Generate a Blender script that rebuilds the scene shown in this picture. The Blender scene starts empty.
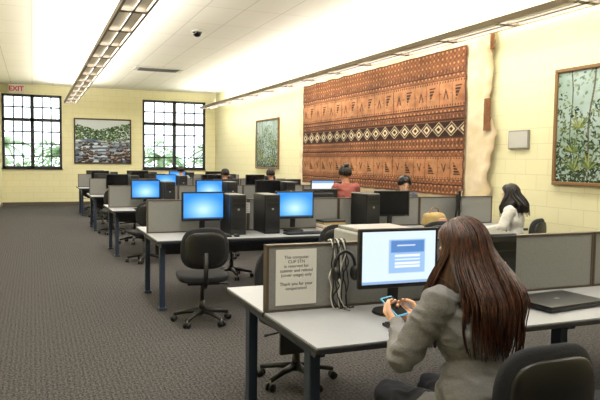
import bpy, bmesh, math, random
import numpy as np
from mathutils import Vector, Matrix, Euler, noise
random.seed(7); np.random.seed(7)
SC=bpy.context.scene
COL=SC.collection

def lin(c):
    c=np.asarray(c,dtype=float)
    return np.where(c<=0.04045,c/12.92,((c+0.055)/1.055)**2.4)
def C(r,g,b):
    l=lin(np.array([r,g,b])/255.0); return (float(l[0]),float(l[1]),float(l[2]),1.0)

# ------------------------------------------------------------ materials
def mat(name,col,rough=0.6,metal=0.0,noise_scale=None,noise_amt=0.15,bump=0.0,spec=0.5):
    m=bpy.data.materials.new(name); m.use_nodes=True
    nt=m.node_tree; b=nt.nodes['Principled BSDF']
    b.inputs['Base Color'].default_value=col; b.inputs['Roughness'].default_value=rough
    b.inputs['Metallic'].default_value=metal
    b.inputs['Specular IOR Level'].default_value=spec
    if noise_scale:
        tc=nt.nodes.new('ShaderNodeTexCoord'); n=nt.nodes.new('ShaderNodeTexNoise')
        n.inputs['Scale'].default_value=noise_scale; n.inputs['Detail'].default_value=4
        nt.links.new(tc.outputs['Object'],n.inputs['Vector'])
        mx=nt.nodes.new('ShaderNodeMix'); mx.data_type='RGBA'
        mx.inputs[6].default_value=tuple(c*(1-noise_amt) for c in col[:3])+(1,)
        mx.inputs[7].default_value=tuple(min(1,c*(1+noise_amt)) for c in col[:3])+(1,)
        nt.links.new(n.outputs['Fac'],mx.inputs[0]); nt.links.new(mx.outputs[2],b.inputs['Base Color'])
        if bump>0:
            bp=nt.nodes.new('ShaderNodeBump'); bp.inputs['Strength'].default_value=bump; bp.inputs['Distance'].default_value=0.01
            nt.links.new(n.outputs['Fac'],bp.inputs['Height']); nt.links.new(bp.outputs['Normal'],b.inputs['Normal'])
    return m

def attr_mat(name,rough=0.8,emit=0.0,bump=0.0):
    m=bpy.data.materials.new(name); m.use_nodes=True; nt=m.node_tree
    b=nt.nodes['Principled BSDF']; b.inputs['Roughness'].default_value=rough
    a=nt.nodes.new('ShaderNodeAttribute'); a.attribute_name='Col'
    if emit>0:
        b.inputs['Base Color'].default_value=(0.01,0.01,0.01,1)
        nt.links.new(a.outputs['Color'],b.inputs['Emission Color']); b.inputs['Emission Strength'].default_value=emit
    else:
        nt.links.new(a.outputs['Color'],b.inputs['Base Color']); b.inputs['Specular IOR Level'].default_value=0.2
    return m

def brick_mat(name,axes,c1,c2,mortar,w,h,ms,offset=0.5,rough=0.8,bump=0.3,noise_amt=0.05):
    m=bpy.data.materials.new(name); m.use_nodes=True; nt=m.node_tree; b=nt.nodes['Principled BSDF']
    b.inputs['Roughness'].default_value=rough; b.inputs['Specular IOR Level'].default_value=0.25
    tc=nt.nodes.new('ShaderNodeTexCoord'); sp=nt.nodes.new('ShaderNodeSeparateXYZ'); cb=nt.nodes.new('ShaderNodeCombineXYZ')
    nt.links.new(tc.outputs['Object'],sp.inputs[0])
    nt.links.new(sp.outputs[axes[0]],cb.inputs[0]); nt.links.new(sp.outputs[axes[1]],cb.inputs[1])
    br=nt.nodes.new('ShaderNodeTexBrick'); br.offset=offset
    br.inputs['Scale'].default_value=1; br.inputs['Brick Width'].default_value=w; br.inputs['Row Height'].default_value=h
    br.inputs['Mortar Size'].default_value=ms; br.inputs['Mortar Smooth'].default_value=0.3
    br.inputs['Color1'].default_value=c1; br.inputs['Color2'].default_value=c2; br.inputs['Mortar'].default_value=mortar
    nt.links.new(cb.outputs[0],br.inputs['Vector']); nt.links.new(br.outputs['Color'],b.inputs['Base Color'])
    bp=nt.nodes.new('ShaderNodeBump'); bp.inputs['Strength'].default_value=bump; bp.inputs['Distance'].default_value=0.004; bp.invert=True
    nt.links.new(br.outputs['Fac'],bp.inputs['Height']); nt.links.new(bp.outputs['Normal'],b.inputs['Normal'])
    return m

def carpet_mat():
    m=bpy.data.materials.new('carpet'); m.use_nodes=True; nt=m.node_tree; b=nt.nodes['Principled BSDF']
    b.inputs['Roughness'].default_value=0.95; b.inputs['Specular IOR Level'].default_value=0.1
    tc=nt.nodes.new('ShaderNodeTexCoord')
    w=nt.nodes.new('ShaderNodeTexWave'); w.wave_type='BANDS'; w.bands_direction='X'
    w.inputs['Scale'].default_value=9; w.inputs['Distortion'].default_value=3.0; w.inputs['Detail'].default_value=3; w.inputs['Detail Scale'].default_value=3
    n=nt.nodes.new('ShaderNodeTexNoise'); n.inputs['Scale'].default_value=80; n.inputs['Detail'].default_value=5
    mp=nt.nodes.new('ShaderNodeMapping'); mp.inputs['Scale'].default_value=(1,0.5,1)
    nt.links.new(tc.outputs['Object'],mp.inputs[0])
    nt.links.new(mp.outputs[0],n.inputs['Vector']); nt.links.new(mp.outputs[0],w.inputs['Vector'])
    ad=nt.nodes.new('ShaderNodeMath'); ad.operation='MULTIPLY_ADD'; ad.inputs[1].default_value=0.08
    nt.links.new(w.outputs['Fac'],ad.inputs[0]); nt.links.new(n.outputs['Fac'],ad.inputs[2])
    r=nt.nodes.new('ShaderNodeValToRGB'); r.color_ramp.elements[0].position=0.36; r.color_ramp.elements[1].position=0.74
    r.color_ramp.elements[0].color=C(44,43,44); r.color_ramp.elements[1].color=C(96,93,93)
    nt.links.new(ad.outputs[0],r.inputs[0]); nt.links.new(r.outputs[0],b.inputs['Base Color'])
    bp=nt.nodes.new('ShaderNodeBump'); bp.inputs['Strength'].default_value=0.35; bp.inputs['Distance'].default_value=0.01
    nt.links.new(ad.outputs[0],bp.inputs['Height']); nt.links.new(bp.outputs['Normal'],b.inputs['Normal'])
    return m

WALLC=C(224,218,180)
M_wallR=brick_mat('painted_block_side',(1,2),WALLC,C(222,216,178),C(206,200,162),0.4,0.2,0.005,bump=0.2)
M_wallB=brick_mat('painted_block_back',(0,2),WALLC,C(222,216,178),C(206,200,162),0.4,0.2,0.005,bump=0.2)
M_ceil=brick_mat('ceiling_tile',(0,1),C(240,237,228),C(238,235,226),C(212,206,192),0.61,1.22,0.010,offset=0.0,bump=0.1)
M_carpet=carpet_mat()
M_lam=mat('grey_laminate',C(158,160,165),0.45,noise_scale=60,noise_amt=0.06)
M_edge=mat('dark_edge',C(42,42,47),0.5)
M_leg=mat('leg_bluegrey',C(48,60,84),0.45,0.2)
M_fab=mat('partition_fabric',C(132,132,131),0.95,noise_scale=90,noise_amt=0.16,bump=0.2)
M_trim=mat('partition_trim',C(78,66,54),0.5)
M_blk=mat('black_plastic',C(15,15,17),0.4)
M_blk2=mat('dark_plastic',C(30,30,34),0.5)
M_scr_off=mat('screen_off',C(12,13,16),0.15)
M_chairfab=mat('chair_fabric',C(30,31,36),0.95,noise_scale=120,noise_amt=0.3,bump=0.2)
M_metal=mat('grey_metal',C(150,150,150),0.35,0.8)
M_white=mat('white_plastic',C(205,204,198),0.5)
M_greyp=mat('grey_plastic',C(150,150,148),0.5)
M_paper=mat('paper',C(214,213,210),0.8)
M_ink=mat('ink',C(70,70,76),0.8)
M_frameblk=mat('window_frame_paint',C(20,20,28),0.5)
M_fixt=mat('fixture_housing',C(112,98,76),0.5,0.2)
M_fixd=mat('fixture_louver',C(84,74,60),0.5)
M_wood=mat('dark_wood_frame',C(56,38,26),0.5,noise_scale=20,noise_amt=0.3)
M_wood2=mat('tan_wood_frame',C(120,88,50),0.5,noise_scale=20,noise_amt=0.2)
M_base=mat('baseboard_vinyl',C(88,80,70),0.6)
M_red=mat('exit_red',C(200,24,18),0.5)
M_key=mat('keycaps',C(40,40,44),0.5)
M_attr=attr_mat('painted_canvas',0.8)
M_cloth=attr_mat('bark_cloth',0.95)
M_screen=attr_mat('lit_screen',0.3,emit=1.15)
M_leaf=mat('leaf',C(128,160,112),0.6,noise_scale=2,noise_amt=0.4)
M_bark=mat('bark',C(150,140,125),0.9)
M_grass=mat('grass',C(150,172,130),0.95)

# ------------------------------------------------------------ mesh builder
class B:
    def __init__(s): s.v=[];s.f=[];s.m=[];s.sm=[];s.mats=[]
    def mi(s,m):
        if m not in s.mats: s.mats.append(m)
        return s.mats.index(m)
    def add(s,vs,fs,m,smooth=False,M=None):
        o=len(s.v); k=s.mi(m)
        if M is not None:
            A=np.array(M); V=np.array([tuple(v) for v in vs]); V=V@A[:3,:3].T+A[:3,3]; s.v.extend(map(tuple,V.tolist()))
        else: s.v.extend([tuple(v) for v in vs])
        for f in fs:
            s.f.append([i+o for i in f]); s.m.append(k); s.sm.append(smooth)
    def box(s,c,size,m,rot=None,bev=0.0,M=None,seg=2):
        T=Matrix.Translation(c)
        if rot is not None: T=T@Euler(rot).to_matrix().to_4x4()
        if M is not None: T=M@T
        if bev<=0:
            x,y,z=size[0]/2,size[1]/2,size[2]/2
            s.add([(-x,-y,-z),(x,-y,-z),(x,y,-z),(-x,y,-z),(-x,-y,z),(x,-y,z),(x,y,z),(-x,y,z)],
                  [[0,3,2,1],[4,5,6,7],[0,1,5,4],[1,2,6,5],[2,3,7,6],[3,0,4,7]],m,False,T); return
        bm=bmesh.new(); bmesh.ops.create_cube(bm,size=1)
        for v in bm.verts: v.co=Vector((v.co.x*size[0],v.co.y*size[1],v.co.z*size[2]))
        bmesh.ops.bevel(bm,geom=bm.edges[:],offset=bev,segments=seg,affect='EDGES',profile=0.5)
        bm.verts.index_update()
        s.add([v.co.copy() for v in bm.verts],[[v.index for v in f.verts] for f in bm.faces],m,False,T)
        bm.free()
    def tube(s,pts,r,m,seg=8,M=None,caps=True,smooth=True,flat=1.0):
        pts=[Vector(p) for p in pts]; n=len(pts)
        if not hasattr(r,'__len__'): r=[r]*n
        vs=[];fs=[]; prev=None
        cs=[(math.cos(2*math.pi*k/seg),math.sin(2*math.pi*k/seg)*flat) for k in range(seg)]
        for i,p in enumerate(pts):
            t=(pts[min(i+1,n-1)]-pts[max(i-1,0)])
            if t.length<1e-9: t=Vector((0,0,1))
            t.normalize()
            if prev is None:
                a=Vector((0,0,1)) if abs(t.z)<0.9 else Vector((1,0,0))
                u=t.cross(a).normalized()
            else:
                u=(prev-t*prev.dot(t))
                u=u.normalized() if u.length>1e-6 else t.orthogonal().normalized()
            prev=u; w=t.cross(u)
            for ca,sa in cs: vs.append(p+(u*ca+w*sa)*r[i])
        for i in range(n-1):
            for k in range(seg):
                a=i*seg+k;b=i*seg+(k+1)%seg
                fs.append([a,b,b+seg,a+seg])
        if caps:
            fs.append(list(range(seg))[::-1]); fs.append([(n-1)*seg+k for k in range(seg)])
        s.add(vs,fs,m,smooth,M)
    def ell(s,c,r,m,seg=16,rings=10,rot=None,M=None,e=1.0,bend=None,smooth=True):
        vs=[];fs=[]
        def sp(x,p): return math.copysign(abs(x)**p,x)
        for i in range(rings+1):
            th=math.pi*i/rings
            for k in range(seg):
                ph=2*math.pi*k/seg
                x=sp(math.sin(th),e)*sp(math.cos(ph),e); y=sp(math.sin(th),e)*sp(math.sin(ph),e); z=sp(math.cos(th),e)
                v=Vector((x*r[0],y*r[1],z*r[2]))
                if bend: v=bend(v)
                vs.append(v)
        for i in range(rings):
            for k in range(seg):
                a=i*seg+k;b=i*seg+(k+1)%seg
                fs.append([a,a+seg,b+seg,b])
        T=Matrix.Translation(c)
        if rot is not None: T=T@Euler(rot).to_matrix().to_4x4()
        if M is not None: T=M@T
        s.add(vs,fs,m,smooth,T)
    def mesh(s,name):
        me=bpy.data.meshes.new(name); me.from_pydata(s.v,[],s.f)
        for m in s.mats: me.materials.append(m)
        me.polygons.foreach_set('material_index',s.m); me.polygons.foreach_set('use_smooth',s.sm); me.update()
        return me
    def obj(s,name,loc=(0,0,0),rz=0,parent=None):
        return place(name,s.mesh(name),loc,rz,parent)
def place(name,me,loc=(0,0,0),rz=0,parent=None,rot=None):
    o=bpy.data.objects.new(name,me); o.location=loc; o.rotation_euler=rot if rot else (0,0,rz); COL.objects.link(o)
    if parent: o.parent=parent
    return o
def empty(name,loc=(0,0,0),rz=0):
    o=bpy.data.objects.new(name,None); o.location=loc; o.rotation_euler=(0,0,rz); o.empty_display_size=0.1; COL.objects.link(o); return o

# ------------------------------------------------------------ people (built first: small depsgraph)
def remesh(parts,voxel,iters,fac=0.5):
    b=B(); dm=M_white
    for p in parts:
        if p[0]=='c':
            _,p0,r0,p1,r1=p; p0=Vector(p0);p1=Vector(p1)
            b.tube([p0,p1],[r0,r1],dm,seg=14); b.ell(p0,(r0*1.0,)*3,dm,seg=14,rings=8); b.ell(p1,(r1*1.0,)*3,dm,seg=14,rings=8)
        else:
            _,c,r,rot=p; b.ell(c,r,dm,seg=22,rings=14,rot=rot)
    me=b.mesh('tmp'); o=bpy.data.objects.new('tmp',me); COL.objects.link(o)
    m=o.modifiers.new('r','REMESH'); m.mode='VOXEL'; m.voxel_size=voxel; m.use_smooth_shade=True
    m=o.modifiers.new('s','SMOOTH'); m.factor=fac; m.iterations=iters
    dg=bpy.context.evaluated_depsgraph_get(); dg.update()
    out=bpy.data.meshes.new_from_object(o.evaluated_get(dg)); bpy.data.objects.remove(o); bpy.data.meshes.remove(me)
    out.materials.clear()
    return out
def seg_dist(P,a,b_,ra,rb):
    a=np.array(a);b_=np.array(b_);d=b_-a;t=np.clip(((P-a)@d)/max(1e-9,d@d),0,1)
    return np.linalg.norm(P-(a+t[:,None]*d),axis=1)-(ra+(rb-ra)*t)
HCACHE={}
def hand(side,curl,voxel,skin):
    parts=[]; kx=[0.030,0.010,-0.010,-0.028]; ky=[0.086,0.091,0.086,0.077]; L=[0.070,0.078,0.073,0.057]
    key=(curl,voxel)
    if key not in HCACHE:
        for i in range(4):
            parts.append(('c',(kx[i]*0.5,0.0,0),0.017,(kx[i],ky[i],0),0.0105))
            p=Vector((kx[i],ky[i],0)); a=0.0
            for j,fr in enumerate((0.45,0.30,0.25)):
                a-=curl*(0.9,1.0,0.7)[j]; sp=(0.10,0.03,-0.04,-0.12)[i]
                q=p+Vector((math.sin(sp)*math.cos(a),math.cos(a)*math.cos(sp),math.sin(a)))*L[i]*fr
                parts.append(('c',p,0.0095-0.0008*j,q,0.0088-0.0010*j)); p=q
        t=[(0.018,0.02,-0.004),(0.042,0.046,-0.014),(0.052,0.074,-0.026-0.01*curl),(0.046,0.098,-0.036-0.01*curl)]
        for j in range(3): parts.append(('c',t[j],(0.016,0.0125,0.0105)[j],t[j+1],(0.0125,0.0105,0.0085)[j]))
        parts.append(('c',(0,-0.05,0),0.022,(0,0.01,0),0.021))
        HCACHE[key]=remesh(parts,voxel,2)
    me=HCACHE[key].copy()
    if side<0:
        me.transform(Matrix.Scale(-1,4,(1,0,0)))
        me.flip_normals()
    me.materials.append(skin); return me
def smooth01(x): x=max(0,min(1,x)); return x*x*(3-2*x)
def hair_mat(name,c1,c2):
    m=bpy.data.materials.new(name); m.use_nodes=True; nt=m.node_tree; bs=nt.nodes['Principled BSDF']; bs.inputs['Roughness'].default_value=0.38
    tc=nt.nodes.new('ShaderNodeTexCoord'); mp=nt.nodes.new('ShaderNodeMapping'); mp.inputs['Scale'].default_value=(90,90,5)
    n=nt.nodes.new('ShaderNodeTexNoise'); n.inputs['Scale'].default_value=1; r=nt.nodes.new('ShaderNodeValToRGB')
    r.color_ramp.elements[0].position=0.35; r.color_ramp.elements[1].position=0.72; r.color_ramp.elements[0].color=c1; r.color_ramp.elements[1].color=c2
    nt.links.new(tc.outputs['Object'],mp.inputs[0]); nt.links.new(mp.outputs[0],n.inputs['Vector']); nt.links.new(n.outputs['Fac'],r.inputs[0]); nt.links.new(r.outputs[0],bs.inputs['Base Color'])
    return m
def build_hair(style,hc,HR,hm,nstr,rad,L0=0.36,backy=-0.20,widen=0.30):
    b=B(); R=Vector((0.086,0.106,0.103)); cc=Vector((0,-0.008,0.022))
    def pt(phi,t,off=1.0,wob=0.0):
        sg=1 if phi>=0 else -1; ph=abs(phi)
        if style=='long':
            tt=min(t/0.4,1.0); pe=ph+(max(0,72-ph))*smooth01(tt*1.1) if ph<72 else ph
            th=math.radians(92)*tt
            a=math.radians(pe)*sg
            q=cc+Vector((R.x*math.sin(th)*math.sin(a),R.y*math.sin(th)*math.cos(a),R.z*math.cos(th)))*off
            P=HR@q
            if t>0.4:
                s=(t-0.4)/0.6; L=L0*(0.80+0.2*math.sin(math.radians(pe)*0.5))
                if pe>98: yt=backy*(0.6+0.4*smooth01((pe-98)/50))
                else: yt=0.075
                yt+= -0.02*(off-1)*10
                k=smooth01(s*1.6)
                P=Vector((P.x*(1+widen*math.sin(s*2.6)*(1 if pe<150 else 0.8)),P.y*(1-k)+yt*k,P.z-L*s))
                P.x+=wob*s*0.03; P.y+=wob*s*0.008+0.006*math.sin(s*9+phi*0.05)
                P.x+=0.009*math.sin(s*8+phi*0.09)*s; P.y+=0.010*math.sin(phi*0.22+s*2)*k
                P.x*= (1-0.15*s*s)
            return hc+P
        else:
            te=(52+ (105-52)*smooth01(ph/85)) if ph<85 else 105+10*smooth01((ph-85)/60)
            th=math.radians(te)*t; a=math.radians(phi)
            return hc+HR@(cc+Vector((R.x*math.sin(th)*math.sin(a),R.y*math.sin(th)*math.cos(a),R.z*math.cos(th)))*off)
    NP,NT=72,22; vs=[];fs=[]
    for i in range(NP+1):
        phi=-180+360*i/NP
        for j in range(NT+1): vs.append(pt(phi,j/NT*(0.93 if style=='long' else 1),0.985))
    for i in range(NP):
        for j in range(NT):
            a=i*(NT+1)+j; fs.append([a,a+1,a+NT+2,a+NT+1])
    b.add(vs,fs,hm,True)
    for k in range(nstr):
        phi=random.uniform(-180,180); off=random.uniform(1.0,1.08); wob=random.uniform(-1,1); te=random.uniform(0.84,1.06) if style=='long' else random.uniform(0.9,1.06)
        n=16 if style=='long' else 7; jit=random.uniform(-6,6)
        pts=[pt(max(-180,min(180,phi+jit*j/n)),te*j/n if style!='long' else min(te*j/n,1.06),off,wob) for j in range(1,n+1)]
        rr=[rad*(0.35+0.65*math.sin(math.pi*min(1,(j/n)*0.85+0.12))) for j in range(1,n+1)]
        b.tube(pts,rr,hm,seg=4)
    if style=='bun':
        b.ell(hc+HR@Vector((0,-0.06,0.135)),(0.042,0.042,0.036),hm,bend=lambda v:v*(1+0.1*noise.noise(v*60)))
    return b
def person(name,loc,yaw,shirt,pants,skin,hm,style,head_pitch=0.25,head_yaw=0.0,lean=0.05,elbows=None,hands=None,hand_dirs=None,voxel=0.015,sleeve=1.0,curl=0.5,hood=False,nstr=80,srad=0.009,scale=1.0,handvox=0.005,tilt=0.0,backy=-0.20,hairL=0.36,widen=0.3):
    e=empty(name,loc,yaw); e.scale=(scale,)*3
    elL,elR=elbows or ((-0.25,0.10,0.83),(0.25,0.10,0.83))
    hL,hR=hands or ((-0.13,0.33,0.79),(0.13,0.33,0.79))
    Z=Vector
    pel=Z((0,0,0.57)); wa=Z((0,0.01+lean*0.2,0.72)); ch=Z((0,lean*0.6,0.92)); nb=Z((0,lean,1.075)); hc=Z((0,lean+0.045,1.215))
    shL=Z((-0.165,lean*0.85,1.03)); shR=Z((0.165,lean*0.85,1.03))
    HR=Euler((-head_pitch,tilt,head_yaw)).to_matrix()
    th=1.12 if hood else 1.0
    parts=[('e',pel,(0.165*th,0.125*th,0.12),None),('e',wa,(0.135*th,0.10*th,0.15),None),('e',ch,(0.15*th,0.105*th,0.17),None),
           ('c',(-0.10,nb.y-0.01,1.015),0.065,(0.10,nb.y-0.01,1.015),0.065),
           ('c',nb-Z((0,0,0.03)),0.062,nb+Z((0,0.01,0.05)),0.050),('c',nb,0.05,hc-Z((0,0.01,0.03)),0.046)]
    lab=[('shirt',pel+Z((0,0,0.03)),wa,0.16,0.13),('shirt',wa,ch,0.13,0.14),('shirt',(-0.1,nb.y,1.02),(0.1,nb.y,1.02),0.07,0.07),('skin',nb+Z((0,0.0,0.035)),hc,0.05,0.09)]
    if hood:
        parts+=[('e',nb+Z((0,-0.075,-0.01)),(0.12,0.06,0.05),(0.5,0,0)),('e',nb+Z((0,-0.02,0.005)),(0.10,0.09,0.04),None)]
        lab.append(('shirt',nb+Z((-0.05,-0.07,0)),nb+Z((0.05,-0.07,0)),0.07,0.07))
        parts.append(('e',(0,0.02,0.585),(0.20,0.17,0.085),None)); parts.append(('e',(0,0.01,0.68),(0.178,0.14,0.12),None))
        lab.append(('shirt',(-0.13,0.06,0.57),(0.13,0.06,0.57),0.13,0.13))
    for sh,el,hd,sg in ((shL,Z(elL),Z(hL),-1),(shR,Z(elR),Z(hR),1)):
        q=1.28 if sleeve>0.6 else 1.0
        parts+=[('c',sh,0.062*(1+0.4*(q-1)),el,0.043*q),('c',el,0.043*q,hd,0.027*(q if sleeve>0.6 else 1))]
        if hood:
            w0=el.lerp(hd,0.72); parts.append(('e',w0,(0.044,0.044,0.040),None)); w1=el.lerp(hd,0.93); parts.append(('e',w1,(0.034,0.034,0.03),None))
            parts.append(('e',el.lerp(sh,0.2)-Z((0,0,0.01)),(0.062,0.058,0.06),None))
        m=sh.lerp(el,0.6)
        if sleeve>0.6: lab+=[('shirt',sh,el,0.06,0.05),('shirt',el,hd,0.05,0.035)]
        else: lab+=[('shirt',sh,m,0.06,0.055),('skin',m+(el-sh)*0.05,el,0.045,0.042),('skin',el,hd,0.042,0.026)]
        hip=Z((sg*0.09,0.02,0.56)); kn=Z((sg*0.12,0.43,0.545)); an=Z((sg*0.12,0.40,0.11)); toe=Z((sg*0.13,0.55,0.042))
        parts+=[('c',hip,0.088,kn,0.062),('c',kn,0.060,an,0.040),('c',an-Z((0,0.03,0.06)),0.042,toe,0.036)]
        lab+=[('pants',hip+Z((0,0.05,-0.02)),kn,0.09,0.062),('pants',kn,an,0.06,0.04),('shoe',an-Z((0,0.03,0.06)),toe,0.045,0.04)]
    def H(v): return hc+HR@Z(v)
    parts+=[('e',H((0,-0.012,0.022)),(0.074,0.092,0.088),(-head_pitch,tilt,head_yaw)),('e',H((0,0.022,-0.035)),(0.056,0.066,0.075),(-head_pitch,tilt,head_yaw)),
            ('c',H((0,0.055,-0.088)),0.022,H((0,0.05,-0.085)),0.024),('c',H((0,0.080,0.012)),0.010,H((0,0.103,-0.022)),0.0125),
            ('c',H((-0.017,0.078,-0.055)),0.010,H((0.017,0.078,-0.055)),0.010),('c',H((-0.04,0.070,0.032)),0.012,H((0.04,0.070,0.032)),0.012)]
    for sg in (-1,1): parts+=[('e',H((sg*0.076,-0.005,-0.012)),(0.011,0.019,0.031),(-head_pitch,tilt,head_yaw)),('c',H((sg*0.036,0.058,-0.028)),0.018,H((sg*0.034,0.056,-0.032)),0.018)]
    me=remesh(parts,voxel,4 if hood else 3,0.45)
    n=len(me.vertices); co=np.empty(n*3); me.vertices.foreach_get('co',co); co=co.reshape(-1,3)
    no=np.empty(n*3); me.vertex_normals.foreach_get('vector',no); no=no.reshape(-1,3)
    npoly=len(me.polygons); cen=np.empty(npoly*3); me.polygons.foreach_get('center',cen); cen=cen.reshape(-1,3)
    names=['shirt','pants','skin','shoe']; D=np.stack([seg_dist(cen,l[1],l[2],l[3],l[4]) for l in lab]); am=D.argmin(0)
    mi=np.array([names.index(l[0]) for l in lab])[am]
    me.polygons.foreach_set('material_index',mi.astype(np.int32))
    for m in (shirt,pants,skin,M_blk): me.materials.append(m)
    Dv=np.stack([seg_dist(co,l[1],l[2],l[3],l[4]) for l in lab]).argmin(0); lv=np.array([names.index(l[0]) for l in lab])[Dv]
    for i in np.nonzero(lv<2)[0]:
        p=co[i]
        w=Vector((p[0]*9+p[2]*7,p[1]*9-p[2]*5,p[2]*17))
        w+=0.8*Vector((noise.noise(w*0.6),noise.noise(w*0.6+Vector((7,3,1))),0))
        nn=noise.noise(w)
        nn=0.55-min(1.0,abs(nn)*3.0)*1.1
        if hood: nn=nn*1.1+0.35*noise.noise(Vector((p[0]*30,p[1]*30,p[2]*40)))
        co[i]=p+no[i]*(0.0065*nn+0.003)
    me.vertices.foreach_set('co',co.ravel())
    me.polygons.foreach_set('use_smooth',[True]*npoly); me.update()
    place('body',me,parent=e)
    b=B(); MI=M_scr_off
    for sg in (-1,1):
        b.ell(H((sg*0.030,0.071,0.010)),(0.0125,)*3,M_paper,seg=14,rings=10); b.ell(H((sg*0.030,0.0795,0.009)),(0.006,)*3,MI,seg=10,rings=8)
        b.tube([H((sg*0.015,0.088,0.028)),H((sg*0.03,0.088,0.034)),H((sg*0.047,0.078,0.029))],0.003,hm,seg=5)
    b.tube([H((-0.02,0.086,-0.055)),H((0,0.0905,-0.053)),H((0.02,0.086,-0.055))],0.004,M_lip,seg=6)
    b.obj('face_details',parent=e)
    build_hair(style,hc,HR,hm,nstr,srad,L0=hairL,backy=backy,widen=widen).obj('hair',parent=e)
    for sg,el,hd,nm in ((-1,Z(elL),Z(hL),'hand_left'),(1,Z(elR),Z(hR),'hand_right')):
        if hand_dirs: fy,fz=hand_dirs[0 if sg<0 else 1]; fy=Z(fy).normalized(); fz=Z(fz)
        else: fy=(Z((hd.x*0.8,hd.y+0.2,hd.z-0.04))-hd).normalized(); fz=Z((0,0,1))
        fz=(fz-fy*fz.dot(fy)).normalized(); fx=fy.cross(fz)
        M=Matrix((fx,fy,fz)).transposed().to_4x4(); M.translation=hd+fy*0.012
        hm_=hand(1 if sg<0 else -1,curl,handvox,skin); hm_.transform(M); place(nm,hm_,parent=e)
        hm_.polygons.foreach_set('use_smooth',[True]*len(hm_.polygons))
    return e
M_lip=mat('lips',C(170,95,88),0.5)
SK1=mat('skin_light',C(214,166,136),0.5,noise_scale=30,noise_amt=0.04); SK2=mat('skin_tan',C(176,124,94),0.5)
M_hood=mat('hoodie_grey',C(118,117,119),0.95,noise_scale=140,noise_amt=0.24,bump=0.25)
M_jean=mat('jeans',C(26,28,40),0.9,noise_scale=80,noise_amt=0.15)
HB=hair_mat('hair_brown',C(26,13,10),C(92,50,35)); HK=hair_mat('hair_black',C(14,11,11),C(40,30,28))
M_pink=mat('shirt_pink',C(160,92,84),0.9); M_wht=mat('shirt_white',C(208,206,202),0.9); M_dk=mat('shirt_dark',C(60,66,84),0.9); M_teal=mat('shirt_grey',C(150,160,165),0.9)

gx,gy,gyaw=1.58,2.0,0.10
g=person('seated_woman',(gx,gy,0),gyaw,M_hood,M_jean,SK1,HB,'long',head_pitch=0.42,head_yaw=0.22,lean=0.07,
   elbows=((-0.268,0.15,0.80),(0.225,0.16,0.83)),hands=((-0.125,0.37,0.865),(0.02,0.37,0.865)),
   hand_dirs=(((0.25,1,0.25),(-0.6,0.1,-0.75)),((-0.45,1,0.2),(0.5,0.1,-0.75))),voxel=0.008,curl=0.75,hood=True,nstr=620,srad=0.0042,handvox=0.003,backy=-0.225,hairL=0.41,widen=0.58,scale=0.99)
M_phone=mat('phone_case',C(90,180,225),0.35)
b=B(); b.box((0,0,0),(0.066,0.13,0.010),M_phone,bev=0.004); b.box((0,0,0.0055),(0.058,0.112,0.001),M_scr_off)
o=b.obj('smartphone'); o.location=(-0.072,0.468,0.922); o.rotation_euler=(0.5,-0.1,0.1); o.parent=g
person('seated_woman',(4.78,9.62,0),0.05,M_pink,M_jean,SK2,HK,'bun',head_pitch=0.05,scale=1.09,sleeve=0.3,lean=0.02)
person('seated_woman',(5.02,8.32,0),math.pi-0.2,M_dk,M_jean,SK1,HK,'short',head_pitch=0.5,lean=0.12)
person('seated_woman',(5.18,5.98,0),0.55,M_wht,M_jean,SK1,HK,'long',head_pitch=0.3,scale=0.97,hairL=0.28)
person('seated_man',(3.9,13.75,0),0.0,M_wht,M_jean,SK2,HK,'short',head_pitch=0.15)
person('seated_man',(4.95,13.7,0),0.1,M_dk,M_jean,SK2,HK,'short',head_pitch=0.1)
person('seated_man',(3.75,17.65,0),0.0,M_teal,M_jean,SK2,HK,'short',head_pitch=0.1)
for m in list(HCACHE.values()): bpy.data.meshes.remove(m)

def vnoise(x,y,seed=0):
    rs=np.random.RandomState(seed); g=rs.rand(64,64)
    xi=np.floor(x).astype(int); yi=np.floor(y).astype(int); fx=x-xi; fy=y-yi
    fx=fx*fx*(3-2*fx); fy=fy*fy*(3-2*fy)
    a=g[xi%64,yi%64]; b=g[(xi+1)%64,yi%64]; c=g[xi%64,(yi+1)%64]; d=g[(xi+1)%64,(yi+1)%64]
    return (a*(1-fx)+b*fx)*(1-fy)+(c*(1-fx)+d*fx)*fy
def fbm(x,y,seed=0,o=4):
    r=0;a=0.5;t=0
    for i in range(o):
        r=r+a*vnoise(x*2**i,y*2**i,seed+i); t+=a; a*=0.55
    return r/t
def lerp(a,b,t): 
    t=np.clip(t,0,1)[...,None]; return np.asarray(a)*(1-t)+np.asarray(b)*t

def grid_mesh(name,origin,uv,vv,nx,ny,func,material,disp=None,edge=None):
    U,V=np.meshgrid(np.linspace(0,1,nx+1),np.linspace(0,1,ny+1))
    o=np.array(origin);u=np.array(uv);v=np.array(vv)
    U2,V2=(edge(U,V) if edge else (U,V))
    P=o+U2[...,None]*u+V2[...,None]*v
    if disp is not None:
        nrm=np.cross(u,v); nrm=nrm/np.linalg.norm(nrm); P=P+disp(U,V)[...,None]*nrm
    idx=np.arange((nx+1)*(ny+1)).reshape(ny+1,nx+1)
    F=np.stack([idx[:-1,:-1],idx[:-1,1:],idx[1:,1:],idx[1:,:-1]],-1).reshape(-1,4)
    me=bpy.data.meshes.new(name); me.from_pydata(P.reshape(-1,3).tolist(),[],F.tolist())
    col=lin(np.clip(func(U,V),0,1)); rgba=np.ones(((nx+1)*(ny+1),4)); rgba[:,:3]=col.reshape(-1,3)
    at=me.attributes.new('Col','FLOAT_COLOR','POINT'); at.data.foreach_set('color',rgba.astype(np.float32).ravel())
    me.materials.append(material); me.polygons.foreach_set('use_smooth',[True]*len(me.polygons)); me.update()
    return me

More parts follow.
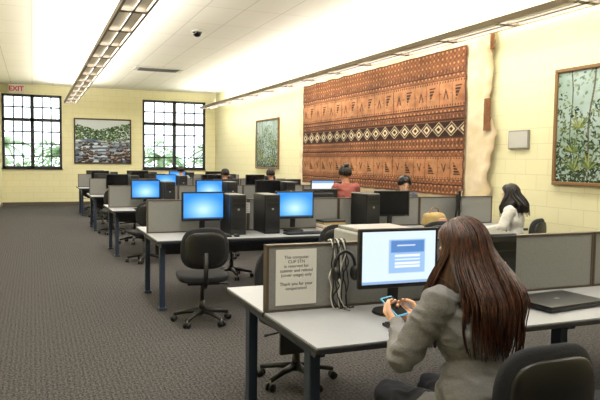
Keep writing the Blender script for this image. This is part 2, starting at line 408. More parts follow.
# ------------------------------------------------------------ room shell
XL,XR,YB,YF,H=-0.93,6.0,22.6,-3.0,3.85
b=B(); b.box(((XL+XR)/2,(YB+YF)/2,-0.1),(XR-XL+0.6,YB-YF+0.6,0.2),M_carpet); b.obj('floor')
b=B(); b.box(((XL+XR)/2,(YB+YF)/2,H+0.1),(XR-XL+0.6,YB-YF+0.6,0.2),M_ceil); b.obj('ceiling')
b=B(); b.box((XR+0.1,(YB+YF)/2,H/2),(0.2,YB-YF,H),M_wallR); b.obj('wall_right')
b=B(); b.box((XL-0.1,(YB+YF)/2,H/2),(0.2,YB-YF,H),M_wallR); b.obj('wall_left')
b=B(); b.box(((XL+XR)/2,YF-0.1,H/2),(XR-XL+0.4,0.2,H),M_wallB); b.obj('wall_front')
WZ0,WZ1=1.18,3.54
wins=[(-0.90,0.88),(3.46,5.64)]
b=B(); yb=YB+0.1
def wb(x0,x1,z0,z1): b.box(((x0+x1)/2,yb,(z0+z1)/2),(x1-x0,0.2,z1-z0),M_wallB)
wb(XL-0.2,XR+0.2,0,WZ0); wb(XL-0.2,XR+0.2,WZ1,H)
wb(XL-0.2,wins[0][0],WZ0,WZ1); wb(wins[0][1],wins[1][0],WZ0,WZ1); wb(wins[1][1],XR+0.2,WZ0,WZ1); b.obj('wall_back')
for nm,c,s in [('baseboard_back',((XL+XR)/2,YB-0.008,0.05),(XR-XL-0.04,0.016,0.1)),
               ('baseboard_right',(XR-0.008,(YB+YF)/2,0.05),(0.016,YB-YF-0.04,0.1)),
               ('baseboard_left',(XL+0.008,(YB+YF)/2,0.05),(0.016,YB-YF-0.04,0.1))]:
    b=B(); b.box(c,s,M_base); b.obj(nm)
M_glass=bpy.data.materials.new('window_glass'); M_glass.use_nodes=True; nt=M_glass.node_tree
nt.nodes.remove(nt.nodes['Principled BSDF'])
tr=nt.nodes.new('ShaderNodeBsdfTransparent'); gl=nt.nodes.new('ShaderNodeBsdfGlossy'); gl.inputs['Roughness'].default_value=0.02
mx=nt.nodes.new('ShaderNodeMixShader'); mx.inputs[0].default_value=0.05
nt.links.new(tr.outputs[0],mx.inputs[1]); nt.links.new(gl.outputs[0],mx.inputs[2]); nt.links.new(mx.outputs[0],nt.nodes['Material Output'].inputs[0])
for i,(x0,x1) in enumerate(wins):
    b=B(); y=YB+0.06; w=x1-x0; h=WZ1-WZ0; fw=0.075
    b.box((x0+fw/2,y,(WZ0+WZ1)/2),(fw,0.1,h),M_frameblk); b.box((x1-fw/2,y,(WZ0+WZ1)/2),(fw,0.1,h),M_frameblk)
    b.box(((x0+x1)/2,y,WZ0+fw/2),(w,0.1,fw),M_frameblk); b.box(((x0+x1)/2,y,WZ1-fw/2),(w,0.1,fw),M_frameblk)
    b.box(((x0+x1)/2,y,(WZ0+WZ1)/2),(0.11,0.1,h),M_frameblk)
    zt=WZ0+h*0.66
    b.box(((x0+x1)/2,y,zt),(w,0.1,0.10),M_frameblk)
    for half in (0,1):
        a=x0+fw+half*(w/2-fw/2+0.0); c=a+(w/2-fw-0.02)
        for k in (1,2):
            b.box((a+(c-a)*k/3,y,(WZ0+WZ1)/2),(0.04,0.05,h-0.02),M_frameblk)
    for zz in (WZ0+h*0.17,WZ0+h*0.335,WZ0+h*0.5,WZ0+h*0.83):
        b.box(((x0+x1)/2,y,zz),(w-0.02,0.05,0.04),M_frameblk)
    b.box(((x0+x1)/2,y+0.01,(WZ0+WZ1)/2),(w-0.1,0.006,h-0.1),M_glass)
    b.box(((x0+x1)/2,YB-0.02,WZ0-0.015),(w+0.04,0.05,0.03),M_frameblk)
    b.obj('window_%d'%(i+1))

# ------------------------------------------------------------ outside
b=B(); b.box((3,YB+25.5,-0.6),(90,50,0.2),M_grass); b.obj('lawn')
def palm(loc,h,sc):
    b=B(); b.tube([(0,0,0),(0.1,0,h*0.5),(0.05,0,h)],[0.16,0.12,0.1],M_bark)
    for i in range(20):
        az=random.uniform(0,6.28); el=random.uniform(0.1,1.1); L=random.uniform(1.2,1.7)*sc
        pts=[]
        for k in range(7):
            t=k/6; r=L*t*math.cos(el*(1-t*0.5)); z=L*(math.sin(el)*t-0.65*t*t)
            pts.append(Vector((0.05+r*math.cos(az),r*math.sin(az),h+z)))
        side=Vector((-math.sin(az),math.cos(az),0))
        for k in range(1,7):
            for q in range(4):
                p=pts[k-1].lerp(pts[k],q/4); d=(pts[k]-pts[k-1]).normalized()
                for sg in (-1,1):
                    ll=0.42*sc*(1-abs(k/6-0.45))
                    tip=p+side*sg*ll*0.8+d*ll*0.5-Vector((0,0,ll*0.35))
                    b.add([p-d*0.03,p+d*0.03,tip],[[0,1,2]],M_leaf)
        b.tube(pts,0.02,M_leaf,seg=4)
    b.obj('palm_tree',loc)
palm((-1.2,29,-0.495),2.5,0.9); palm((1.3,29.5,-0.495),2.2,0.9); palm((5.2,29,-0.495),2.0,0.8); palm((8.2,30,-0.495),2.5,1.0)
b=B()
for i in range(4500):
    x=random.uniform(-8,18); top=1.85+0.5*math.sin(x*1.3)+0.25*math.sin(x*3.1); z=random.uniform(-0.33,top); y=36.0+random.uniform(-0.6,0.6)
    a=Vector((random.uniform(-1,1),random.uniform(-1,1),random.uniform(-0.3,1))).normalized()*0.14; c=a.orthogonal().normalized()*0.08
    p=Vector((x,y,z)); b.add([p-a,p+c,p+a,p-c],[[0,1,2,3]],M_leaf)
b.obj('hedge')

# ------------------------------------------------------------ ceiling fixtures
def fixture(x):
    b=B(); y0,y1=0.2,21.3; L=y1-y0; z=3.22; w=0.32
    for sx in (-1,1):
        b.box((x+sx*(w/2),(y0+y1)/2,z+0.02),(0.03,L,0.07),M_fixt)
    b.box((x,(y0+y1)/2,z+0.045),(w-0.03,L,0.02),M_white)
    b.box((x,y0,z+0.02),(w,0.02,0.07),M_fixt); b.box((x,y1,z+0.02),(w,0.02,0.07),M_fixt)
    n=int(L/1.2)
    for i in range(n+1):
        b.box((x,y0+0.05+i*(L-0.1)/n,z-0.0),(w-0.03,0.09,0.03),M_fixd)
    b.box((x,(y0+y1)/2,z-0.005),(0.022,L,0.02),M_fixd)
    for i in range(0,n+1,2):
        y=y0+0.05+i*(L-0.1)/n
        b.tube([(x,y,z+0.05),(x,y,H)],0.004,M_metal,seg=6)
        b.tube([(x,y,H-0.02),(x,y,H)],0.04,M_white,seg=10)
    o=b.obj('pendant_light_fixture')
    for up in (0,1):
        la=bpy.data.lights.new('fluorescent_tube','AREA'); la.shape='RECTANGLE'; la.size=w-0.04; la.size_y=L-0.05
        la.color=(1.0,0.96,0.88); la.energy=UPW if up else DNW
        lo=bpy.data.objects.new('tube_up' if up else 'tube_down',la); COL.objects.link(lo); lo.parent=o
        lo.location=(x,(y0+y1)/2,z+(0.06 if up else 0.022))
        lo.rotation_euler=(math.pi,0,0) if up else (0,0,0)
UPW,DNW=590,290
fixture(1.07); fixture(5.30)

b=B(); b.tube([(0,0,-0.04),(0,0,0)],0.1,M_white,seg=20); b.ell((0,0,-0.04),(0.085,0.085,0.085),M_scr_off); b.obj('dome_camera',(2.74,11.6,H))
b=B(); b.box((0,0,-0.015),(1.2,0.6,0.03),M_white,bev=0.005)
for i in range(7): b.box((0,-0.21+i*0.07,-0.035),(1.0,0.02,0.02),M_metal,rot=(0.5,0,0))
b.obj('ceiling_vent',(3.0,17.0,H))
def text(name,body,size,loc,rot,m,parent,align='CENTER',ext=0.0005,off=0.0):
    cu=bpy.data.curves.new(name,'FONT'); cu.body=body; cu.size=size; cu.align_x=align; cu.extrude=ext; cu.offset=off; cu.materials.append(m)
    o=bpy.data.objects.new(name,cu); COL.objects.link(o); o.location=loc; o.rotation_euler=rot; o.parent=parent; return o
b=B(); b.box((0,0,0),(0.46,0.06,0.25),M_white,bev=0.008); b.tube([(0,0,0.1),(0,0,H-3.68)],0.012,M_white,seg=8)
o=b.obj('exit_sign',(-0.46,22.3,3.68)); text('letters','EXIT',0.21,(0,-0.033,-0.075),(math.pi/2,0,0),M_red,o,off=0.006)

# ------------------------------------------------------------ tapa cloth
def tapa(U,V):
    rust=np.array([140,93,66])/255; lt=np.array([174,130,92])/255; dk=np.array([66,44,36])/255; cr=np.array([208,192,162])/255
    c=lerp(rust,np.array([122,78,54])/255,fbm(U*30,V*12,3))
    W=6.3
    x=U*W
    fu=(x/0.11)%1; fv=(V/0.040)%1
    dia=(np.abs(fu-0.5)+np.abs(fv-0.5))
    c=np.where((dia<0.24)[...,None],lt,c); c=np.where(((dia>0.42)&(dia<0.56))[...,None],dk*0.6+rust*0.4,c)
    def band(lo,hi): return (V>lo)&(V<hi)
    for (lo,hi,flip) in ((0.60,0.80,1),(0.10,0.27,-1)):
        m=band(lo,hi); t=(V-lo)/(hi-lo)
        pc=lerp(lt,rust*1.08,fbm(U*40,V*20,9)*1.1)
        c=np.where(m[...,None],pc,c)
        pu=(x/0.70)%1
        line=m&((pu<0.02)|((pu>0.5)&(pu<0.51)))
        c=np.where(line[...,None],dk,c)
        tt=t if flip>0 else 1-t
        tri=m&(pu>0.64)&(pu<0.88)&(tt>0.25)&(tt<0.75)&((pu-0.64)/0.24<(tt-0.25)/0.5)&(((tt*9)%1)>0.25)
        c=np.where(tri[...,None],dk,c)
        tri2=m&(np.abs(pu-0.26)<0.1)&(tt>0.3)&(tt<0.7)&(np.abs(pu-0.26)/0.10<(0.7-tt)/0.4)&(np.abs(pu-0.26)/0.10>(0.7-tt)/0.4-0.4)
        c=np.where((tri2|(m&(np.abs(tt-0.5)<0.02)&(np.abs(pu-0.26)>0.17)&(pu<0.5)))[...,None],dk*0.8+rust*0.2,c)
        c=np.where((m&((t<0.04)|(t>0.96)))[...,None],dk,c)
        dots=m&((np.abs(t-0.10)<0.03)|(np.abs(t-0.90)<0.03))&(((x/0.07)%1)<0.5)
        c=np.where(dots[...,None],dk*0.6+rust*0.4,c)
    m=band(0.405,0.505); t=(V-0.405)/0.10
    lu=(x/0.34)%1; z=np.abs(lu-0.5)*2+np.abs(t-0.5)*2
    cc=np.where((z<0.35)[...,None],dk,np.where((z<0.62)[...,None],cr,np.where((z<0.9)[...,None],dk,np.where((z<1.05)[...,None],cr*0.85,dk*0.8))))
    c=np.where(m[...,None],cc,c)
    for lv in (0.40,0.52,0.83,0.31,0.07,0.57):
        c=np.where((np.abs(V-lv)<0.006)[...,None],dk,c)
    for lo,hi in ((0.83,0.87),(0.53,0.56),(0.345,0.375),(0.02,0.05)):
        h=band(lo,hi)&(((x/0.09)%1)<0.5)
        c=np.where(h[...,None],dk*0.6+rust*0.4,c)
    c=np.where(((U<0.006)|(U>0.994)|(V<0.008)|(V>0.99))[...,None],dk*0.6+rust*0.4,c)
    c=c*(0.80+0.42*fbm(U*9,V*5,21))[...,None]
    c=c*(0.90+0.20*fbm(U*90,V*40,25,2))[...,None]
    return c
def cdisp(U,V): return 0.022+0.012*fbm(U*14,V*5,5)+0.006*np.sin(U*60)*V
def cedge(U,V):
    V2=V+(0.016*(fbm(U*20,U*0+1,8)-0.5))*np.where(V>0.5,1,-1)*np.abs(V-0.5)*2
    U2=U+0.010*(fbm(V*12,V*0,18)-0.5)*np.abs(U-0.5)*2
    return U2,V2
rt=empty('tapa_cloth_hanging',(5.95,11.0,2.1))
def child(name,me,par):
    o=bpy.data.objects.new(name,me); COL.objects.link(o); o.parent=par; o.matrix_parent_inverse=Matrix.Translation(par.location).inverted(); return o
child('printed_cloth',grid_mesh('printed_cloth',(5.955,14.3,1.04),(0,-6.27,0),(0,0,2.24),600,210,tapa,M_cloth,cdisp,cedge),rt)
def cream(U,V): 
    c=lerp(np.array([236,224,202])/255,np.array([208,190,156])/255,fbm(U*26,V*14,33)*1.5-0.15)
    ed=np.clip((U-0.978)/0.022,0,1)+np.clip((0.02-V)/0.02,0,1)
    return lerp(c,np.array([164,134,98])/255,ed*0.6)
def ceedge(U,V):
    wR=(fbm(V*11,V*0+2,40)-0.5)*0.05+np.where(V<0.40,-0.022*(0.40-V)/0.40,0)-0.012*np.exp(-((V-0.6)/0.06)**2)
    U2=U+np.where(U>0.5,wR*(U-0.5)*2,(fbm(V*9,V*0,41)-0.5)*0.02)
    V2=V+0.035*(fbm(U*18,U*0,44)-0.5)*np.abs(V-0.5)*2
    return U2,V2
child('backing_cloth',grid_mesh('backing_cloth',(5.968,14.60,0.94),(0,-7.20,0),(0,0,2.52),240,90,cream,M_cloth,lambda U,V:0.004+0.018*fbm(U*36,V*4,51)+0.025*np.clip((U-0.93)/0.07,0,1),ceedge),rt)
def brown(U,V): return lerp(np.array([104,68,46])/255,np.array([140,98,68])/255,fbm(U*3,V*10,37))
for z0,hh,yy,ww in ((2.0,0.45,7.60,0.15),(3.12,0.22,7.50,0.09)):
    child('folded_flap',grid_mesh('folded_flap',(5.925,yy,z0),(0,-ww,0),(0,0,hh),12,30,brown,M_cloth,lambda U,V:0.02*np.sin(U*3.1)+0.01*fbm(U*3,V*6,52),lambda U,V:(U+0.3*(fbm(V*4,V*0,61)-0.5)*U,V)),rt)
b=B(); b.box((5.985,11.0,3.34),(0.02,6.6,0.04),M_wood); child('hanging_rail',b.mesh('hanging_rail'),rt)

# ------------------------------------------------------------ paintings
def stamp(c,U,V,u0,v0,ru,rv,ang,col,asp=1.25):
    du=(U-u0)*asp; dv=V-v0; ca,sa=math.cos(ang),math.sin(ang)
    R=max(ru,rv); i0=max(0,int((v0-R)*(U.shape[0]-1))); i1=min(U.shape[0],int((v0+R)*(U.shape[0]-1))+2)
    j0=max(0,int((u0-R)*(U.shape[1]-1))); j1=min(U.shape[1],int((u0+R)*(U.shape[1]-1))+2)
    if i1<=i0 or j1<=j0: return
    a=du[i0:i1,j0:j1]; d=dv[i0:i1,j0:j1]
    m=((a*ca+d*sa)/ru)**2+((-a*sa+d*ca)/rv)**2<1
    sub=c[i0:i1,j0:j1]; sub[m]=col
def river(U,V):
    rs=np.random.RandomState(5); N=np.array
    c=np.ones(U.shape+(3,))*N([196,204,212])/255
    for k in range(1000):
        u=rs.rand(); hz=0.76+0.16*abs(u-0.42)*2; v=rs.uniform(0.5,hz); s=rs.uniform(.007,.022)
        g=rs.rand(); stamp(c,U,V,u,v,s*1.3,s*0.8,rs.uniform(-.5,.5),(N([34,56,40])*(1-g)+N([108,134,88])*g)/255)
    w=V<0.52+0.03*np.sin(U*7)
    water=lerp(N([80,100,128])/255,N([214,220,228])/255,(fbm(U*4,V*40,63)-0.35)*3)
    c=np.where(w[...,None],water,c)
    for k in range(170):
        v=0.5*rs.rand()**0.9; u=rs.rand()
        if abs(u-0.45)<0.17*(1-v) and rs.rand()<0.8: continue
        s=(0.05-0.06*v)*rs.uniform(.6,1.2); b0=rs.uniform(.6,1.1)
        stamp(c,U,V,u,v,s*1.5,s*.8,rs.uniform(-.3,.3),N([58,50,54])*b0/255)
        stamp(c,U,V,u-0.1*s,v+0.3*s,s*1.1,s*.4,rs.uniform(-.3,.3),N([146,130,122])*b0/255)
    return c
def forest(seed):
    def f(U,V):
        rs=np.random.RandomState(seed); N=np.array
        c=lerp(N([168,184,186])/255,N([130,152,138])/255,fbm(U*5,V*5,seed)*1.8-0.4)
        for k in range(700):
            u,v=rs.rand(),rs.rand(); s=rs.uniform(.006,.020); g=rs.rand()
            if fbm(N(u*5.),N(v*5.),seed+3)<0.48: continue
            stamp(c,U,V,u,v,s,s*.6,rs.uniform(0,3),(N([84,108,84])*(1-g)+N([148,162,128])*g)/255)
        for k in range(9):
            u0=rs.rand(); kk=rs.uniform(-.08,.08); wd=rs.uniform(.003,.008); g=rs.rand()
            c[np.abs(U-u0-kk*(V-.5)-0.01*np.sin(V*9+k))<wd]=(N([70,66,54])*(1-g)+N([150,146,128])*g)/255
        for k in range(1700):
            u=rs.rand(); v=rs.rand()**1.5*(0.55+0.35*abs(math.sin(u*5+seed))); s=rs.uniform(.007,.022); g=rs.rand()*(0.4+v)
            stamp(c,U,V,u,v,s*1.2,s*.42,rs.uniform(-.2,3.3),(N([26,40,28])*(1-g)+N([124,138,84])*g)/255)
        for k in range(8):
            u0,v0=rs.rand(),rs.uniform(0.05,0.5)
            for a in np.linspace(0.2,2.94,9):
                L=rs.uniform(.04,.09); g=rs.rand()
                stamp(c,U,V,u0+L*.8*math.cos(a)/1.25,v0+L*.8*math.sin(a),L,.008,a,(N([62,86,46])*(1-g)+N([154,156,96])*g)/255)
        return c
    return f
def painting(name,center,axis,w,h,func,fm):
    e=empty(name,center); b=B(); t=0.045
    for dz in (-1,1):
        s=(w+2*t,0.05,t) if axis=='B' else (0.05,w+2*t,t)
        b.box((0,0,dz*(h/2+t/2)),s,fm,bev=0.008)
    for d in (-1,1):
        if axis=='B': b.box((d*(w/2+t/2),0,0),(t,0.05,h),fm,bev=0.008)
        else: b.box((0,d*(w/2+t/2),0),(0.05,t,h),fm,bev=0.008)
    b.box((0,0.015,0) if axis=='B' else (0.015,0,0),(w,0.015,h) if axis=='B' else (0.015,w,h),fm)
    b.obj('frame',parent=e)
    if axis=='B': me=grid_mesh('canvas',(-w/2,0,-h/2),(w,0,0),(0,0,h),220,170,func,M_attr)
    else: me=grid_mesh('canvas',(0,w/2,-h/2),(0,-w,0),(0,0,h),300,230,func,M_attr)
    place('canvas',me,parent=e)
painting('river_painting',(2.16,YB-0.027,2.1),'B',1.74,1.40,river,M_wood)
painting('forest_painting',(XR-0.027,5.36,1.99),'R',1.76,1.32,forest(71),M_wood2)
painting('forest_painting',(XR-0.027,17.0,1.99),'R',1.78,1.28,forest(90),M_wood2)
b=B(); b.box((0,0,0),(0.03,0.39,0.25),M_metal,bev=0.006); b.box((-0.016,0,0),(0.004,0.35,0.21),mat('notice_face',C(180,179,174),0.5)); b.obj('wall_notice_board',(XR-0.016,6.93,1.86))

# ------------------------------------------------------------ desks
ROWS=[2.52,6.4,10.28,14.16,18.04]
DX0,DX1=1.12,5.72
def desk(f):
    b=B(); L=DX1-DX0; xc=(DX0+DX1)/2
    for y0 in (f,f+0.72):
        b.box((xc,y0+0.35,0.722),(L,0.70,0.028),M_edge,bev=0.006)
        b.box((xc,y0+0.35,0.738),(L-0.012,0.688,0.005),M_lam)
    for x in (DX0+0.09,DX0+1.6,DX0+3.1,DX1-0.09):
        for y in (f+0.25,f+1.17):
            b.box((x,y,0.354),(0.055,0.075,0.708),M_leg,bev=0.006)
            b.box((x,y,0.012),(0.08,0.12,0.024),M_leg,bev=0.005)
        b.box((x,f+0.71,0.675),(0.05,1.1,0.06),M_leg)
    for y in (f+0.2,f+1.22):
        b.box((xc,y,0.68),(L-0.2,0.03,0.05),M_leg)
    b.box((xc,f+0.71,0.60),(L-0.2,0.02,0.2),M_edge)
    b.obj('computer_desk')
def part_mesh(w):
    b=B(); h=0.36; z=h/2
    b.box((0,0,z),(w-0.02,0.04,h-0.02),M_fab,bev=0.006)
    b.box((0,0,z+h/2-0.006),(w,0.05,0.012),M_trim); b.box((0,0,z-h/2+0.006),(w,0.05,0.012),M_trim)
    for x in (-w/2+0.007,w/2-0.007): b.box((x,0,z),(0.014,0.05,h),M_trim)
    return b.mesh('desk_partition')
PM=part_mesh(1.139)
for f in ROWS:
    desk(f)
    for k in range(4): place('desk_partition',PM,(DX0+0.58+k*1.145,f+0.71,0.741))

# ------------------------------------------------------------ monitor
def blue(U,V):
    r=np.sqrt((U-0.5)**2+((V-0.35)*0.9)**2)
    c=lerp(np.array([205,242,255])/255,np.array([44,140,230])/255,r*1.75)
    return np.where((V<0.05)[...,None],np.array([50,90,130])/255,c)
def web(U,V):
    c=np.ones(U.shape+(3,))*np.array([212,228,242])/255
    d=(U>0.36)&(U<0.86)&(V>0.2)&(V<0.85); c=np.where(d[...,None],np.array([150,186,226])/255,c)
    d=(U>0.38)&(U<0.84)&(V>0.60)&(V<0.82); c=np.where(d[...,None],np.array([84,130,190])/255,c)
    for k in range(4):
        d=(U>0.44)&(U<0.78)&(np.abs(V-(0.53-0.07*k))<0.016); c=np.where(d[...,None],np.array([235,242,250])/255,c)
    d=(U>0.46)&(U<0.72)&(np.abs(V-0.73)<0.02); c=np.where(d[...,None],np.array([225,230,245])/255,c)
    return np.where((V<0.05)[...,None],np.array([140,172,210])/255,c)
def white(U,V):
    c=np.ones(U.shape+(3,))*np.array([225,232,240])/255
    return np.where((V>0.85)[...,None],np.array([120,160,210])/255,c)
MW,MH=0.47,0.315
def mon_body(off):
    b=B(); zc=0.30
    b.box((0,0.0,zc),(MW,0.03,MH),M_blk,bev=0.008)
    b.box((0,0.028,zc),(MW*0.72,0.035,MH*0.7),M_blk2,bev=0.015)
    if off: b.box((0,-0.0155,zc+0.004),(MW-0.036,0.002,MH-0.04),M_scr_off)
    b.box((0,0.045,0.17),(0.06,0.022,0.26),M_blk,bev=0.006,rot=(0.08,0,0))
    b.tube([(0,0.03,0.0),(0,0.03,0.012)],[0.12,0.115],M_blk,seg=28,smooth=False)
    b.box((0.19,-0.016,zc-MH/2+0.01),(0.012,0.002,0.004),M_metal)
    return b.mesh('monitor_body')
ME_off=mon_body(True); ME_on=mon_body(False)
def scr(f): return grid_mesh('screen',(-(MW-0.036)/2,-0.0165,0.304-(MH-0.04)/2),(MW-0.036,0,0),(0,0,MH-0.04),72,48,f,M_screen)
S_blue,S_web,S_white=scr(blue),scr(web),scr(white)
def monitor(x,y,kind,rz=0.0):
    if kind is None: return place('computer_monitor',ME_off,(x,y,0.742),rz)
    e=empty('computer_monitor',(x,y,0.742),rz); place('housing',ME_on,parent=e); place('screen',kind,parent=e)
b=B(); b.box((0,0,0.215),(0.18,0.40,0.43),M_blk,bev=0.008); b.box((0,-0.203,0.215),(0.165,0.012,0.41),M_blk2,bev=0.004)
for k in range(2): b.box((0,-0.211,0.37-k*0.05),(0.145,0.004,0.038),M_blk)
for k in range(9): b.box((0,-0.211,0.06+k*0.014),(0.13,0.004,0.005),M_blk)
b.tube([(0.0,-0.209,0.27),(0.0,-0.214,0.27)],0.012,M_metal,seg=12); ME_tower=b.mesh('computer_tower')
b=B(); b.box((0,0,0.008),(0.44,0.15,0.016),M_blk,bev=0.004)
for r in range(5):
    for c in range(20):
        b.box((-0.2+c*0.021,0.055-r*0.026,0.018),(0.017,0.021,0.006),M_key)
ME_kb=b.mesh('keyboard')
b=B(); b.ell((0,0,0.012),(0.03,0.052,0.018),M_blk,e=0.8,bend=lambda v:Vector((v.x,v.y,max(v.z,-0.012))))
b.tube([(0,0.05,0.008),(0.003,0.07,0.004),(-0.02,0.10,0.004),(-0.05,0.12,0.004)],0.002,M_blk,seg=5); ME_mouse=b.mesh('computer_mouse')

# ------------------------------------------------------------ chair
b=B()
b.ell((0,0.02,0.435),(0.235,0.23,0.04),M_chairfab,e=0.45,seg=40,rings=20,bend=lambda v:Vector((v.x,v.y,v.z+0.25*v.x*v.x-(0.35*max(0,v.y-0.12)**1.5))))
b.box((0,0.0,0.388),(0.3,0.28,0.02),M_blk,bev=0.006)
b.ell((0,-0.245,0.735),(0.222,0.034,0.19),M_chairfab,e=0.62,seg=48,rings=26,bend=lambda v:Vector((v.x*(1-0.7*max(0,v.z-0.03)),v.y+0.9*v.x*v.x+0.25*v.z*v.z,v.z)))
b.ell((0,-0.268,0.73),(0.185,0.022,0.155),M_blk,e=0.6,seg=32,rings=16,bend=lambda v:Vector((v.x,v.y+0.9*v.x*v.x,v.z)))
b.tube([(0,-0.05,0.375),(0,-0.22,0.375),(0,-0.29,0.42),(0,-0.30,0.52),(0,-0.285,0.7)],[0.022]*5,M_blk,seg=8,flat=0.6)
b.tube([(0,0,0.08),(0,0,0.22)],0.03,M_blk,seg=14); b.tube([(0,0,0.22),(0,0,0.38)],0.018,M_blk2,seg=12)
b.tube([(0.05,0,0.375),(0.22,0.0,0.36),(0.26,0,0.36)],[0.006,0.006,0.012],M_blk,seg=6)
for k in range(5):
    a=2*math.pi*k/5+0.3; d=Vector((math.cos(a),math.sin(a),0)); n=Vector((-d.y,d.x,0))
    b.tube([Vector((0,0,0.115)),d*0.14+Vector((0,0,0.10)),d*0.27+Vector((0,0,0.072))],[0.03,0.022,0.016],M_blk,seg=8)
    b.tube([d*0.265+Vector((0,0,0.075)),d*0.265+Vector((0,0,0.03))],0.008,M_metal,seg=6)
    for sg in (-1,1): b.tube([d*0.27+n*sg*0.010+Vector((0,0,0.028)),d*0.27+n*sg*0.028+Vector((0,0,0.028))],0.028,M_blk,seg=14)
ME_chair=b.mesh('office_chair')
def chair(x,y,rz=0): return place('office_chair',ME_chair,(x,y,0.001),rz)

# ------------------------------------------------------------ stations
S=[1.69,2.75,3.8,4.85]
monitor(1.78,ROWS[0]+0.44,S_web,-0.03)
place('keyboard',ME_kb,(1.80,ROWS[0]+0.17,0.742)); place('computer_mouse',ME_mouse,(2.10,ROWS[0]+0.14,0.742))
place('computer_tower',ME_tower,(2.32,ROWS[0]+0.46,0.742))
for i,k in ((0,S_blue),(1,S_blue)):
    monitor(S[i],ROWS[1]+0.46,k,0.0); place('keyboard',ME_kb,(S[i],ROWS[1]+0.17,0.742)); place('computer_mouse',ME_mouse,(S[i]+0.28,ROWS[1]+0.14,0.742))
monitor(4.02,ROWS[1]+0.46,None,-0.1); place('computer_tower',ME_tower,(3.66,ROWS[1]+0.46,0.742))
monitor(5.02,ROWS[1]+0.46,None,0.9)
place('computer_tower',ME_tower,(2.03,ROWS[1]+0.48,0.742)); place('computer_tower',ME_tower,(2.42,ROWS[1]+0.48,0.742))
plan={2:[S_blue,S_blue,None,S_white],3:[None,S_blue,None,None],4:[None,None,S_blue,None]}
for r,ks in plan.items():
    for i,k in enumerate(ks):
        monitor(S[i],ROWS[r]+0.46,k); place('computer_tower',ME_tower,(S[i]+0.36,ROWS[r]+0.48,0.742))
        if r==2: place('keyboard',ME_kb,(S[i],ROWS[r]+0.17,0.742))
far={1:[3.3],2:[1.75,3.2,4.4],3:[1.5,2.6,4.3],4:[1.6,2.7,3.9]}
for r,xs in far.items():
    for x in xs: monitor(x,ROWS[r]+0.98,None,math.pi)
chair(1.655,1.945,0.0)
chair(4.78,9.58,0.05); chair(5.02,8.36,math.pi-0.2); chair(5.18,5.95,0.5); chair(3.9,13.72,0); chair(4.95,13.67,0.1); chair(3.75,17.62,0)
chair(1.47,6.0,-0.12); chair(2.83,5.98,-0.1); chair(3.95,6.0,0.1)
chair(1.69,4.15,math.pi+0.2); chair(2.36,2.02,0.45)
chair(2.4,8.2,math.pi)
for x,y,r in ((1.55,9.85,0.2),(2.75,9.9,-0.1),(3.85,9.9,0),(1.5,13.75,0.1),(2.6,13.7,0.2),(1.6,17.6,0),(2.8,17.6,0.1),(1.7,12.1,math.pi-0.2),(1.5,16.0,math.pi),(1.6,19.9,math.pi)): chair(x,y,r)

# ------------------------------------------------------------ small things
e=empty('paper_notice',(1.30,ROWS[0]+0.684,0.925),0)
b=B(); b.box((0,0,0),(0.235,0.001,0.30),M_paper); b.obj('sheet',parent=e)
text('printed_text','This computer\nCLIP STN\nis reserved for\nscanner and related\n(cover usage) only\n\nThank you for your\ncooperation!',0.024,(0,-0.002,0.10),(math.pi/2,0,0),M_ink,e,ext=0.0002)
e=empty('paper_notice',(2.24,ROWS[1]+0.684,1.0),0); b=B(); b.box((0,0,0),(0.1,0.001,0.12),M_paper)
for k in range(5): b.box((0,-0.001,0.04-k*0.02),(0.07,0.001,0.005),M_ink)
b.obj('sheet',parent=e)
b=B(); b.box((0,0,0.19),(0.42,0.40,0.38),M_greyp,bev=0.012)
for k in range(8): b.box((0,-0.202,0.26+k*0.012),(0.26,0.004,0.005),M_blk2)
b.box((0,0,0.39),(0.38,0.36,0.022),M_metal,bev=0.006); b.box((0,0.202,0.12),(0.2,0.004,0.05),M_blk2)
b.obj('document_scanner',(1.98,ROWS[0]+1.02,0.742))
b=B(); yp=ROWS[0]+0.67
for i in range(9):
    x=1.50+0.010*i+random.uniform(-0.01,0.01); pts=[(x,yp+0.035,1.112),(x,yp-0.005,1.118),(x+random.uniform(-.02,.02),yp-0.02,1.05)]
    for k in range(1,5):
        pts.append((x+random.uniform(-0.02,0.02),yp-0.015-random.uniform(0,0.015),1.05-k*0.06))
    pts.append((x+0.01,yp-0.03,0.75)); pts.append((x+0.05,yp-0.03,0.748))
    P=[Vector(p) for p in pts]; Q=[]
    for k in range(len(P)-1):
        p0=P[max(k-1,0)];p1=P[k];p2=P[k+1];p3=P[min(k+2,len(P)-1)]
        for q in range(4):
            t=q/4; Q.append(0.5*((2*p1)+(p2-p0)*t+(2*p0-5*p1+4*p2-p3)*t*t+(3*p1-p0-3*p2+p3)*t**3))
    Q.append(P[-1]); b.tube(Q,0.004,M_blk if i%3 else M_white,seg=6)
b.obj('cable_bundle')
b=B(); hx=1.545; hz=1.0; yh=yp-0.075
arc=[(hx+0.06*math.cos(a),yh,hz-0.02+0.085*math.sin(a)) for a in np.linspace(0,math.pi,14)]
b.tube(arc,0.009,M_blk,seg=8); b.tube([(hx,yh,hz+0.064),(hx,yp-0.04,hz+0.064)],0.004,M_metal,seg=6)
for sg in (-1,1):
    b.ell((hx+sg*0.057,yh,hz-0.055),(0.022,0.036,0.042),M_blk); b.tube([(hx+sg*0.06,yh,hz-0.02),(hx+sg*0.058,yh,hz-0.05)],0.008,M_metal,seg=6)
b.tube([(hx-0.057,yh,hz-0.09),(hx-0.05,yh-0.01,0.85),(hx-0.03,yh-0.02,0.76),(hx+0.02,yh-0.03,0.748)],0.003,M_blk,seg=6)
b.obj('headphones')
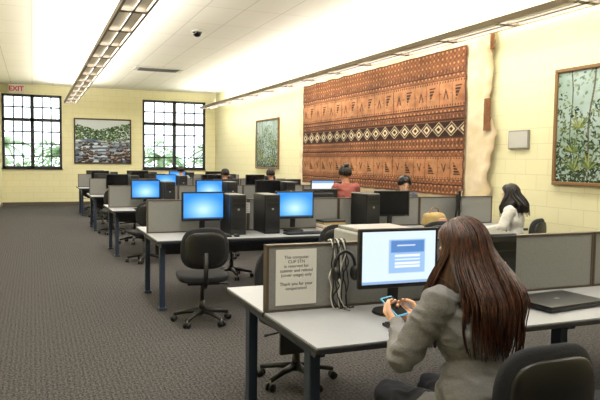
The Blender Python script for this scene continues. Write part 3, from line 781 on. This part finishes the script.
b=B(); b.box((0,0,0.012),(0.46,0.31,0.022),M_blk2,bev=0.005); b.box((0,0,0.029),(0.46,0.31,0.010),M_blk,bev=0.004)
b.tube([(-0.16,0.157,0.022),(0.16,0.157,0.022)],0.007,M_blk,seg=8); b.ell((0.0,0,0.034),(0.02,0.012,0.001),M_metal); b.obj('laptop',(2.78,2.86,0.742),0.12)
M_bag=mat('bag_canvas',C(172,148,98),0.9,noise_scale=30,noise_amt=0.15); M_bag2=mat('bag_pink',C(190,150,130),0.9,noise_scale=30)
b=B(); b.ell((0,0,0.10),(0.15,0.11,0.09),M_bag,e=0.6,seg=28,rings=16,bend=lambda v:v*(1+0.12*noise.noise(v*14)))
b.tube([(-0.09,0,0.17),(-0.07,0.0,0.23),(0,0.01,0.25),(0.07,0,0.23),(0.09,0,0.17)],0.008,M_wood2,seg=8); b.ell((0.02,-0.10,0.08),(0.09,0.025,0.05),M_bag2,e=0.6)
b.obj('handbag',(4.50,6.66,0.748),0.3)
b=B()
for k in range(5): b.box((random.uniform(-.01,.01),random.uniform(-.01,.01),0.012+k*0.024),(0.28,0.22,0.022),[M_paper,M_bag2,M_white,M_bag,M_blk2][k],rot=(0,0,random.uniform(-.15,.15)),bev=0.003)
b.obj('book_stack',(3.2,6.85,0.742))

# ------------------------------------------------------------ world
w=bpy.data.worlds.new('sky'); SC.world=w; w.use_nodes=True; nt=w.node_tree; bg=nt.nodes['Background']
bg.inputs['Color'].default_value=(0.84,0.92,1.0,1); bg.inputs['Strength'].default_value=3.0
SC.view_settings.view_transform='Standard'; SC.view_settings.look='None'; SC.view_settings.exposure=0.13

# ------------------------------------------------------------ camera
cam=bpy.data.cameras.new('camera'); co=bpy.data.objects.new('camera',cam); COL.objects.link(co)
cam.sensor_width=36; cam.lens=39.0; cam.clip_start=0.05
a=math.radians(22.33); p=math.radians(3.5); ro=math.radians(0.7)
R=Matrix.Rotation(-a,4,'Z')@Matrix.Rotation(math.pi/2-p,4,'X')@Matrix.Rotation(ro,4,'Z')
co.matrix_world=Matrix.Translation((0,0,1.55))@R
SC.camera=co
